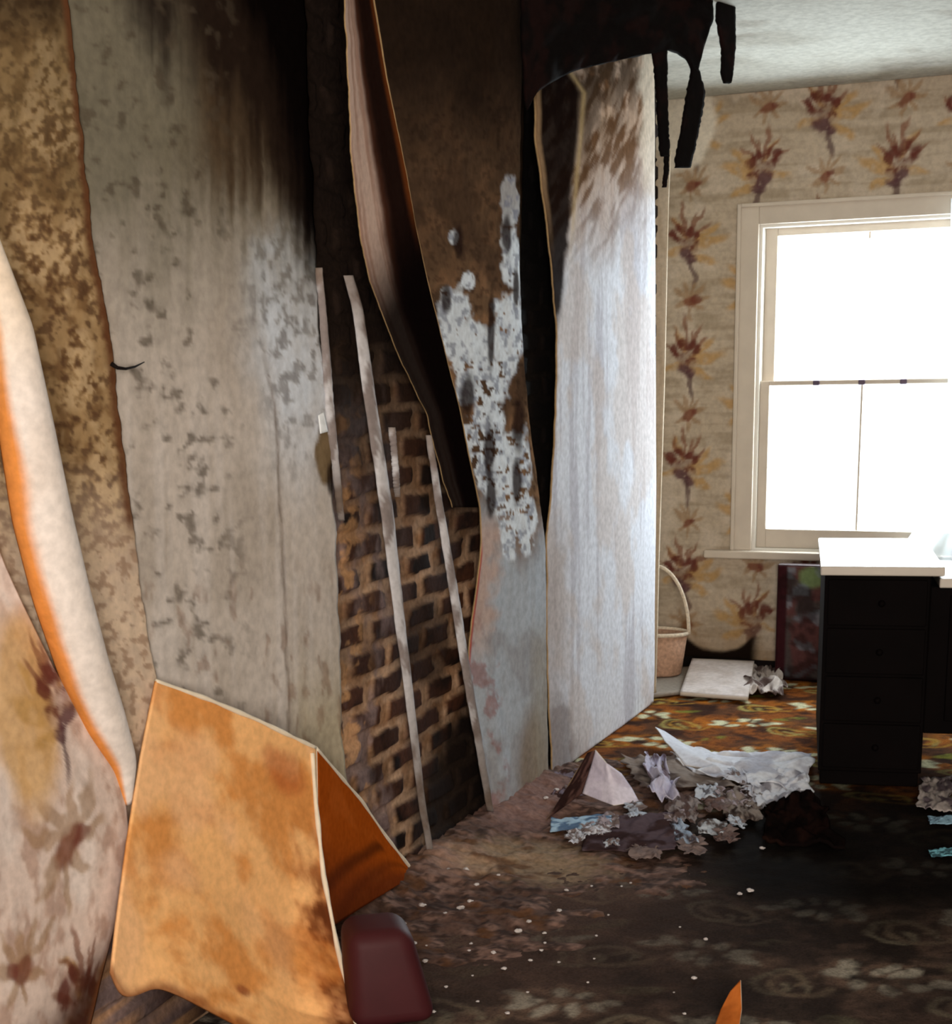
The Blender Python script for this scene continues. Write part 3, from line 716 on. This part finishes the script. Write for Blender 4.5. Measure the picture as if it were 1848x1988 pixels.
coons('front_flap', W(A_, (400, 1358, .08), (500, 1400, .115), (560, 1428, .135), B_), W(B_, (613, 1560, .16), (628, 1700, .19), (655, 1840, .23), (690, 1985, .29), (706, 2050, .32)),
    W((215, 1888, .13), (236, 1942, .14), (275, 1930, .145), (300, 1914, .15), (350, 1934, .17), (450, 1986, .2), (570, 2046, .27), (706, 2050, .32)), W(A_, (272, 1470, .065), (246, 1640, .09), (226, 1790, .11), (215, 1888, .13)),
    paint_orange, [PAPER], 90, 110, disp=lambda S, T, p: ((fbm(S * 3, T * 3, 104, 3) - .5) * .03 * np.sin(np.pi * S) * np.sin(np.pi * T) + .015 * np.sin(np.pi * S) * np.sin(np.pi * T))[..., None] * np.array([.9, -.4, 0]), thick=.006, parent=fo, soften=16)
def paint_orange2(S, T, p):
    n = fbm(S * 6, T * 6, 106, 4)
    c = flat(S.shape, (160, 74, 20)); c = mixc(c, (190, 100, 40), ss(.5, .7, n) * .3)
    c = mixc(c, (84, 38, 16), stroke(S, T, [(.05, .75), (.45, .52), (.62, .3)], .045, .8) * .8)
    c = mixc(c, (100, 44, 18), stroke(S, T, [(.1, .95), (.6, .66), (.9, .3)], .05, .8) * .5)
    return mixc(c, (92, 40, 24), ss(.35, .9, T) * .7)
coons('back_flap', W((612, 1452, .148), (660, 1510, .11), (700, 1556, .08), (745, 1622, .05), (790, 1684, .03), (803, 1692, .025)), W((803, 1692, .025), (800, 1700, .04)), W((640, 1800, .17), (700, 1762, .12), (800, 1700, .04)), W((612, 1452, .148), (614, 1560, .15), (624, 1700, .16), (640, 1800, .17)),
    paint_orange2, [PAPER], 50, 50, thick=.008, rim=RIMW, parent=fo)
# white torn edges where the paper core shows
def edge_line(pts, r, name):
    bm = bmesh.new(); add_tube(bm, resample(W(*pts), 40).tolist(), [r * (.6 + .6 * vnoise(i * .35, 0, 5)) for i in range(40)], 8)
    return bm_obj(name, bm, [RIMW], fo, True)
edge_line([A_, (400, 1356, .082), (500, 1398, .117), (560, 1427, .137), B_], .005, 'torn_edge')
edge_line([(606, 1462, .153), (613, 1560, .164), (628, 1700, .194), (655, 1840, .234), (692, 1990, .292)], .0055, 'torn_edge')
edge_line([(612, 1452, .15), (660, 1508, .113), (700, 1554, .083), (745, 1620, .053), (800, 1690, .03)], .0055, 'torn_edge')

# maroon cushion
p0 = onz(674, 1818, .21); p1 = onz(800, 1806, .21)
wd = float(np.linalg.norm((p1 - p0)[:2]))
bm = bmesh.new(); add_box(bm, (0, 0, 0), (wd, .15, .21))
for v in bm.verts:
    if v.co.z < .1: v.co.x += .05 if v.co.x > .05 else 0; v.co.y -= .02 if v.co.y < .05 else 0
a_ = math.atan2(p1[1] - p0[1], p1[0] - p0[0])
bm.transform(Matrix.Translation(Vector((p0[0], p0[1], 0.0))) @ Matrix.Rotation(a_, 4, 'Z'))
cs = bm_obj('padded_stool', bm, [mat('maroon_vinyl', (62, 22, 26), .6, noise=.2, nscale=15, spec=.2)], None, True, .035, 5)
tag(cs, 'low dark maroon padded stool on the floor behind the orange sheet', 'stool')

# orange scrap low on the right
o = coons('paper_scrap', G((1418, 1925, .05), (1438, 1903, .07)), G((1438, 1903, .07), (1440, 1960, .03), (1434, 2000, .01)), G((1385, 2000, .008), (1434, 2000, .01)), G((1418, 1925, .05), (1400, 1960, .02), (1385, 2000, .008)),
    lambda S, T, p: mixc(flat(S.shape, (196, 112, 50)), (150, 74, 30), fbm(S * 4, T * 4, 9) * .8), [PAPER], 20, 20, thick=.004, rim=RIMW)
tag(o, 'small orange paper scrap on the carpet at the lower right', 'paper scrap')

# ------------------------------------------------------------------ debris on the floor
xs = np.arange(.0, 1.05, .008); ys = np.arange(2.75, 4.95, .008)
X, Y = np.meshgrid(xs, ys)
n = fbm(X * 5, Y * 5, 111, 4); f = fbm(X * 22, Y * 22, 112, 4); g = fbm(X * 60, Y * 60, 113, 3)
base = ss(.95, .05, X + (n - .5) * .8) * ss(2.75, 3.05, Y) * ss(4.95, 4.6, Y + (n - .5) * .3)
hgt = base * (.010 + .035 * ss(.22, .02, X) + .028 * f) + .012 * (g - .5) * base - .012
c = flat(X.shape, (96, 73, 64)); c = mixc(c, (142, 112, 100), ss(.5, .66, f) * .8); c = mixc(c, (40, 28, 24), ss(.52, .62, g) * .7)
c = mixc(c, (176, 140, 122), blob(X, Y, .12, 3.62, .12, .12, f, 1, .4) * .7); c = mixc(c, (176, 150, 120), blob(X, Y, .30, 3.72, .2, .16, f, 1.2, .4) * .6)
c = mixc(c, (100, 66, 40), ss(.6, .72, fbm(X * 14, Y * 14, 115, 3)) * .8)
c = mixc(c, (150, 116, 108), blob(X, Y, .10, 4.25, .14, .3, f, .9, .4) * .6)
hk = hgt > -.006
keep = hk[:-1, :-1] & hk[1:, 1:] & hk[:-1, 1:] & hk[1:, :-1]
rb = grid_obj('ash_rubble', np.stack([X, Y, np.maximum(hgt, -.008)], -1), c, [BRICK], keep=keep)
tag(rb, 'brown ash and plaster rubble spread along the foot of the left wall', 'rubble', kind='stuff')

rc = random.Random(11)
known = [(782, 1798, 9), (804, 1826, 7), (820, 1758, 8), (895, 1762, 9), (912, 1748, 6), (905, 1690, 7), (1006, 1800, 9), (1026, 1784, 6), (978, 1872, 6), (1030, 1856, 5), (958, 1842, 6), (1085, 1764, 6), (950, 1540, 7), (978, 1536, 6), (1060, 1560, 6), (1110, 1552, 8), (1080, 1540, 6), (925, 1720, 6), (1348, 1890, 6), (1456, 1722, 8), (1436, 1728, 6), (1100, 1722, 5), (1370, 1815, 5), (985, 1958, 6), (825, 1858, 7), (770, 1780, 6), (1480, 1640, 6)]
for k in range(26): known.append((rc.uniform(820, 1330), rc.uniform(1680, 1960), rc.uniform(2.5, 5)))
proto = None
for k in range(4):
    bm = bmesh.new(); bmesh.ops.create_icosphere(bm, subdivisions=2, radius=1)
    for v in bm.verts: v.co *= .65 + .6 * rc.random()
    for v in bm.verts: v.co.z *= .6
    me = bpy.data.meshes.new('plaster_crumb'); bm.to_mesh(me); bm.free()
    me.materials.append(mat('white_plaster', (206, 198, 196), .7, noise=.3)); 
    proto = (proto or []) + [me]
for k, (px, py, r_) in enumerate(known):
    p = onz(px, py, .012); sc_ = r_ * np.linalg.norm(p - CAM) / F * .85
    o = bpy.data.objects.new('plaster_crumb', proto[k % 4]); COL.objects.link(o)
    i, j = int(round((p[1] - 2.75) / .008)), int(round(p[0] / .008))
    zf = max(0, hgt[i, j]) if 0 <= i < hgt.shape[0] and 0 <= j < hgt.shape[1] else 0
    o.location = (p[0], p[1], zf + sc_ * .3); o.scale = (sc_, sc_, sc_ * .8); o.rotation_euler = (0, 0, rc.random() * 6)
    tag(o, 'small white crumb of plaster scattered on the sooty carpet', 'plaster crumb', 'white plaster crumbs on the carpet')

def crumple(name, tl, tr, br_, bl, amp, col, col2, label, cat, seed, group=None, freq=3, edge_up=0, thick=.002, tear=.04, z0=.012):
    """a crumpled sheet lying on the floor between four floor points"""
    P = [np.array(q) for q in G((*tl, z0), (*tr, z0), (*br_, z0), (*bl, z0))]
    def jag(a, b, s_):
        t = np.linspace(0, 1, 14)[:, None]; q = a * (1 - t) + b * t; L = np.linalg.norm(b - a)
        w = (np.array([vnoise(i * .9, s_, seed) for i in range(14)]) - .5) * 2 * tear * L
        w[0] = w[-1] = 0; nrm = np.array([-(b - a)[1], (b - a)[0], 0]) / max(L, 1e-6)
        return q + w[:, None] * nrm
    def disp(S, T, pos):
        r1 = np.abs(fbm(S * freq, T * freq, seed, 3) - .5) * 2; r2 = np.abs(fbm(S * freq * 2.3 + 4, T * freq * 2.3, seed + 4, 3) - .5) * 2
        h = amp * (1.2 * r1 + .5 * r2) + edge_up * ss(.3, 0, S) * ss(.5, 0, T)
        return np.stack([h * 0, h * 0, h], -1)
    def paint(S, T, pos):
        m = ss(.46, .62, fbm(S * 5, T * 5, seed + 9, 4))
        return mixc(flat(S.shape, col), col2, m)
    o = coons(name, jag(P[0], P[1], 1), jag(P[1], P[2], 2), jag(P[3], P[2], 3), jag(P[0], P[3], 4), paint, [PAPER], 46, 46, disp, thick)
    return tag(o, label, cat, group)
GP = 'torn papers on the floor'
crumple('torn_paper', (1300, 1466), (1575, 1468), (1575, 1545), (1350, 1512), .035, (226, 228, 234), (186, 186, 196), 'large white crumpled paper sheet on the carpet beside the dark dressing table', 'paper', 201, GP, 3)
o = coons('torn_paper', G((1272, 1412, .05), (1290, 1420, .045)), G((1290, 1420, .045), (1330, 1446, .04), (1400, 1468, .03), (1480, 1474, .02)), G((1330, 1486, .02), (1420, 1500, .02), (1480, 1474, .02)), G((1272, 1412, .05), (1290, 1450, .03), (1330, 1486, .02)),
    lambda S, T, p: mixc(flat(S.shape, (232, 234, 240)), (190, 192, 206), fbm(S * 4, T * 4, 4) * .6), [PAPER], 30, 24, thick=.003, rim=RIMW,
    disp=lambda S, T, p: (np.stack([0 * S, 0 * S, .02 * np.sin(np.pi * T) * (1 - S)], -1)))
tag(o, 'white paper tail curling up from the large sheet towards the corner', 'paper', GP)
crumple('torn_paper', (1440, 1505), (1572, 1500), (1560, 1540), (1470, 1574), .03, (222, 224, 232), (150, 148, 156), 'white paper flap in front of the large white sheet', 'paper', 203, GP, 3)
crumple('torn_paper', (1205, 1474), (1330, 1468), (1430, 1530), (1240, 1530), .02, (140, 128, 120), (90, 78, 74), 'flat grey-brown paper between the folded tent and the white sheet', 'paper', 204, GP, 3)
# folded tent of paper
apx = onz(1156, 1456, .16)
tent = empty('folded_paper', (float(apx[0]), float(apx[1]), 0), 'white paper folded like a small tent at the foot of the white panel', 'paper', GP)
coons('painted_lit_face', [apx, onz(1178, 1482, .13), onz(1206, 1502, .09)], [onz(1206, 1502, .09), onz(1226, 1530, .05), onz(1240, 1556, .02)], [onz(1130, 1540, .03), onz(1170, 1556, .02), onz(1192, 1564, .02), onz(1240, 1556, .02)], [apx, onz(1146, 1490, .1), onz(1130, 1540, .03)],
    lambda S, T, p: mixc(flat(S.shape, (232, 224, 238)), (196, 186, 206), ss(.45, .65, fbm(S * 4, T * 4, 7)) * .6), [PAPER], 24, 24, thick=.003, rim=RIMW, parent=tent)  # lit side of the fold, painted paler
coons('painted_shade_face', [onz(1140, 1462, .15), apx], [apx, onz(1146, 1490, .1), onz(1130, 1540, .03)], [onz(1060, 1592, .008), onz(1130, 1540, .03)], [onz(1140, 1462, .15), onz(1100, 1530, .06), onz(1060, 1592, .008)],
    lambda S, T, p: mixc(flat(S.shape, (96, 70, 64)), (50, 34, 32), ss(.4, .6, fbm(S * 5, T * 5, 8))), [PAPER], 16, 24, thick=.003, rim=RIMB, parent=tent)  # shaded side of the same sheet, painted dark
crumple('torn_paper', (1250, 1478), (1282, 1474), (1320, 1562), (1262, 1556), .05, (200, 196, 214), (120, 104, 112), 'narrow upright lavender paper just right of the paper tent', 'paper', 206, GP, 2)
crumple('torn_paper', (1070, 1592), (1186, 1584), (1188, 1606), (1068, 1616), .012, (176, 204, 226), (96, 120, 150), 'bright blue-white paper strip in front of the paper tent', 'paper', 207, GP, 2)
crumple('torn_paper', (1150, 1592), (1325, 1580), (1310, 1656), (1130, 1655), .016, (92, 78, 84), (64, 48, 48), 'dark mauve sheet lying in front of the blue-white strip', 'paper', 208, GP, 3)
crumple('torn_paper', (1352, 1530), (1392, 1528), (1398, 1552), (1350, 1554), .02, (196, 202, 212), (110, 106, 110), 'small pale crumpled scrap below the large white sheet', 'paper', 209, GP, 2)
crumple('torn_paper', (1352, 1600), (1412, 1598), (1404, 1622), (1356, 1622), .02, (190, 196, 204), (90, 80, 78), 'pale scrap with a dark hollow, nearest of the scraps to the camera', 'paper', 210, GP, 2)
crumple('torn_paper', (1296, 1596), (1316, 1592), (1362, 1642), (1316, 1640), .02, (170, 186, 206), (88, 80, 84), 'pale bluish scrap standing at the end of the dark mauve sheet', 'paper', 211, GP, 2)
crumple('torn_paper', (1400, 1540), (1470, 1520), (1480, 1600), (1410, 1590), .022, (146, 134, 126), (70, 58, 54), 'grey-brown crumpled sheet beside the black heap', 'paper', 212, GP, 3)
crumple('torn_paper', (1300, 1540), (1360, 1560), (1350, 1600), (1290, 1592), .02, (96, 78, 74), (150, 140, 138), 'brown crumpled sheet in the middle of the torn papers', 'paper', 213, GP, 3)
crumple('torn_paper', (1062, 1508), (1140, 1490), (1128, 1548), (1056, 1556), .02, (130, 118, 130), (70, 50, 46), 'mauve crumpled scrap against the foot of the white panel', 'paper', 214, GP, 3)
rs = random.Random(21)
for k in range(18):
    px, py = rs.uniform(1090, 1480), rs.uniform(1500, 1660); w_, h_ = rs.uniform(14, 34), rs.uniform(7, 16)
    cc = rs.choice(((206, 208, 218), (170, 160, 168), (128, 112, 108), (190, 200, 214), (110, 90, 86)))
    crumple('paper_fragment', (px - w_, py - h_ + rs.uniform(-5, 5)), (px + w_ * .8, py - h_), (px + w_, py + h_), (px - w_ * .7, py + h_ + rs.uniform(-4, 4)), .02, cc, (124, 110, 108), 'small torn paper fragment among the litter at the foot of the white panel', 'paper fragment', 240 + k, 'paper fragments in the litter', 2, tear=.12)
crumple('shadow_heap', (1492, 1572), (1575, 1540), (1640, 1650), (1480, 1640), .035, (16, 11, 10), (30, 18, 15), 'black heap standing in for the shadow in front of the dressing table', 'shadow', 215, None, 3, thick=.01)  # black heap laid where the table's shadow falls
crumple('torn_paper', (1786, 1516), (1848, 1510), (1850, 1580), (1780, 1570), .02, (170, 160, 156), (96, 84, 90), 'grey paper on the carpet under the right end of the dressing table', 'paper', 216, GP, 3)
crumple('torn_paper', (1800, 1588), (1850, 1584), (1850, 1600), (1806, 1602), .008, (150, 186, 206), (90, 110, 130), 'narrow bluish strip on the carpet at the right edge of the photo', 'paper', 217, GP, 2)
crumple('torn_paper', (1802, 1652), (1850, 1648), (1850, 1664), (1808, 1666), .008, (120, 180, 196), (60, 90, 100), 'second bluish strip at the right edge, nearer and darker', 'paper', 218, GP, 2)

# ------------------------------------------------------------------ things by the far wall
def board_paint(S, T, p): return mixc(flat(S.shape, (206, 196, 192)), (170, 154, 142), ss(.4, .7, fbm(S * 4, T * 9, 5)) * .5)
o = coons('white_board', [np.array([.02, 6.50, .075]), np.array([.30, 6.52, .075])], [np.array([.30, 6.52, .075]), onz(1452, 1357, .02)], [onz(1320, 1347, .02), onz(1452, 1357, .02)], [np.array([.02, 6.50, .075]), onz(1320, 1347, .02)], board_paint, [PAPER], 24, 24, thick=.016, rim=PAINTW)
tag(o, 'white board lying tilted on the floor below the window', 'board')
o = coons('grey_board', [onz(1268, 1300, .012), onz(1352, 1296, .012)], [onz(1352, 1296, .012), onz(1322, 1345, .012)], [onz(1262, 1352, .012), onz(1322, 1345, .012)], [onz(1268, 1300, .012), onz(1262, 1352, .012)], lambda S, T, p: flat(S.shape, (150, 140, 130)), [PAPER], 12, 12, thick=.014)
tag(o, 'grey flat board on the floor under the basket', 'board')
crumple('crumpled_newspaper', (1446, 1296), (1512, 1292), (1522, 1352), (1452, 1350), .075, (206, 196, 190), (96, 80, 76), 'crumpled grey and white newspaper at the end of the white board', 'newspaper', 230, None, 2.4)
# basket
bc = ony(1270, 1295, 6.40); bx, by_ = float(bc[0]), 6.40
bk = empty('handled_basket', (bx, by_, .02), 'pale wicker basket with a tall hooped handle behind the corner of the breast', 'basket')
bm = bmesh.new()
prof = [(.0, .024), (.115, .022), (.125, .03), (.15, .21), (.142, .212), (.118, .04), (0, .036)]
rings = []
for (r_, z) in prof:
    if r_ == 0: rings.append([bm.verts.new((bx, by_, z))])
    else: rings.append([bm.verts.new((bx + r_ * math.cos(k * math.pi / 16), by_ + r_ * .7 * math.sin(k * math.pi / 16), z)) for k in range(32)])
for a, b in zip(rings[:-1], rings[1:]):
    for k in range(32):
        k2 = (k + 1) % 32
        if len(a) == 1: bm.faces.new((a[0], b[k2], b[k]))
        elif len(b) == 1: bm.faces.new((a[k], a[k2], b[0]))
        else: bm.faces.new((a[k], a[k2], b[k2], b[k]))
WICK = mat('wicker', (196, 156, 130), .75, noise=.5, nscale=70, bump=.8)
bm_obj('basket_body', bm, [WICK], bk, True)
bm = bmesh.new(); add_tube(bm, [(bx + .152 * math.cos(t), by_ + .107 * math.sin(t), .213) for t in np.linspace(0, 2 * math.pi, 33)], .009, 8, False)
bm_obj('rim', bm, [mat('pale_wicker', (222, 206, 184), .7, noise=.4, nscale=90, bump=.6)], bk, True)
bm = bmesh.new(); add_tube(bm, [(bx + .158 * math.cos(t), by_, .21 + .30 * math.sin(t)) for t in np.linspace(0, math.pi, 28)], .0085, 8)
bm_obj('handle', bm, [_mats['pale_wicker']], bk, True)

# dark floral folding panel under the sill
def paint_dark(S, T, p):
    n = fbm(S * 4, T * 7, 121, 3); c = flat(S.shape, (84, 74, 72)); c = mixc(c, (112, 66, 64), ss(.5, .6, fbm(S * 4, T * 6, 122, 2)) * .7)
    c = mixc(c, (128, 146, 100), blob(S, T, .42, .1, .14, .08, n, .8, .3)); c = mixc(c, (138, 146, 156), ss(.56, .64, fbm(S * 5, T * 8, 124, 2)) * .6)
    c = mixc(c, (62, 30, 34), ss(.14, .1, S)); return mixc(c, (40, 26, 26), ss(.5, .62, n) * .6)
dp = empty('upholstered_panel', (.54, 6.58, 0), 'dark floral upholstered panel standing under the window sill', 'panel')
pw = np.linspace(.392, .74, 30); ph = np.linspace(.51, .012, 50); X, Z = np.meshgrid(pw, ph)
S, T = np.meshgrid(np.linspace(0, 1, 30), np.linspace(0, 1, 50))
grid_obj('floral_cover', np.stack([X, 6.546 - .008 * np.sin(np.pi * S), Z], -1), paint_dark(S, T, None), [PAPER], dp, .004)
box('frame', (.386, 6.552, 0), (.746, 6.61, .516), [mat('dark_red_wood', (52, 24, 26), .5, noise=.3)], dp, .006)

# sheer curtain drawn to the right of the window
m = bpy.data.materials.new('sheer_net'); m.use_nodes = True; nt = m.node_tree; nt.nodes.clear()
o_ = nt.nodes.new('ShaderNodeOutputMaterial'); tr = nt.nodes.new('ShaderNodeBsdfTransparent'); tl = nt.nodes.new('ShaderNodeBsdfTranslucent'); df = nt.nodes.new('ShaderNodeBsdfDiffuse'); m1 = nt.nodes.new('ShaderNodeMixShader'); m2 = nt.nodes.new('ShaderNodeMixShader')
tl.inputs[0].default_value = (.8, .88, .92, 1); df.inputs[0].default_value = (.8, .88, .92, 1); m1.inputs[0].default_value = .5; m2.inputs[0].default_value = .55
nt.links.new(tl.outputs[0], m1.inputs[1]); nt.links.new(df.outputs[0], m1.inputs[2]); nt.links.new(tr.outputs[0], m2.inputs[1]); nt.links.new(m1.outputs[0], m2.inputs[2]); nt.links.new(m2.outputs[0], o_.inputs[0])
o = sheet('sheer_curtain', [(385, 1846, 6.60, 2060, 6.60), (700, 1842, 6.60, 2060, 6.60), (880, 1834, 6.60, 2060, 6.60), (960, 1812, 6.60, 2060, 6.60), (1020, 1780, 6.60, 2060, 6.60), (1060, 1752, 6.60, 2060, 6.60), (1100, 1740, 6.60, 2060, 6.60)],
    lambda px, py, s, t: flat(px.shape, (220, 230, 235)), [m], nu=60, nv=60, wob=.004, thick=0, pf=ony, normal=(0, 1, 0), bow=lambda s, t: .02 * np.sin(s * 40))
tag(o, 'thin pale net curtain drawn to the right side of the window', 'curtain')

# ------------------------------------------------------------------ dark dressing table seen against the light
dt = empty('dressing_table', (.886, 4.803, 0), 'dark wooden dressing table standing black against the window on the right', 'dressing table')
MT = Matrix.Translation(Vector((.886, 4.803, 0))) @ Matrix.Rotation(math.radians(10.7), 4, 'Z')
def dbox(name, lo, hi, m, bevel=.004, parent=dt):
    bm = bmesh.new(); add_box(bm, lo, hi); bm.transform(MT); return bm_obj(name, bm, [m], parent, False, bevel)
TOPM = mat('polished_glare_top', (200, 190, 178), .18, noise=.1, nscale=10, spec=.6)  # pale colour paints the window glare onto the dark table's tops
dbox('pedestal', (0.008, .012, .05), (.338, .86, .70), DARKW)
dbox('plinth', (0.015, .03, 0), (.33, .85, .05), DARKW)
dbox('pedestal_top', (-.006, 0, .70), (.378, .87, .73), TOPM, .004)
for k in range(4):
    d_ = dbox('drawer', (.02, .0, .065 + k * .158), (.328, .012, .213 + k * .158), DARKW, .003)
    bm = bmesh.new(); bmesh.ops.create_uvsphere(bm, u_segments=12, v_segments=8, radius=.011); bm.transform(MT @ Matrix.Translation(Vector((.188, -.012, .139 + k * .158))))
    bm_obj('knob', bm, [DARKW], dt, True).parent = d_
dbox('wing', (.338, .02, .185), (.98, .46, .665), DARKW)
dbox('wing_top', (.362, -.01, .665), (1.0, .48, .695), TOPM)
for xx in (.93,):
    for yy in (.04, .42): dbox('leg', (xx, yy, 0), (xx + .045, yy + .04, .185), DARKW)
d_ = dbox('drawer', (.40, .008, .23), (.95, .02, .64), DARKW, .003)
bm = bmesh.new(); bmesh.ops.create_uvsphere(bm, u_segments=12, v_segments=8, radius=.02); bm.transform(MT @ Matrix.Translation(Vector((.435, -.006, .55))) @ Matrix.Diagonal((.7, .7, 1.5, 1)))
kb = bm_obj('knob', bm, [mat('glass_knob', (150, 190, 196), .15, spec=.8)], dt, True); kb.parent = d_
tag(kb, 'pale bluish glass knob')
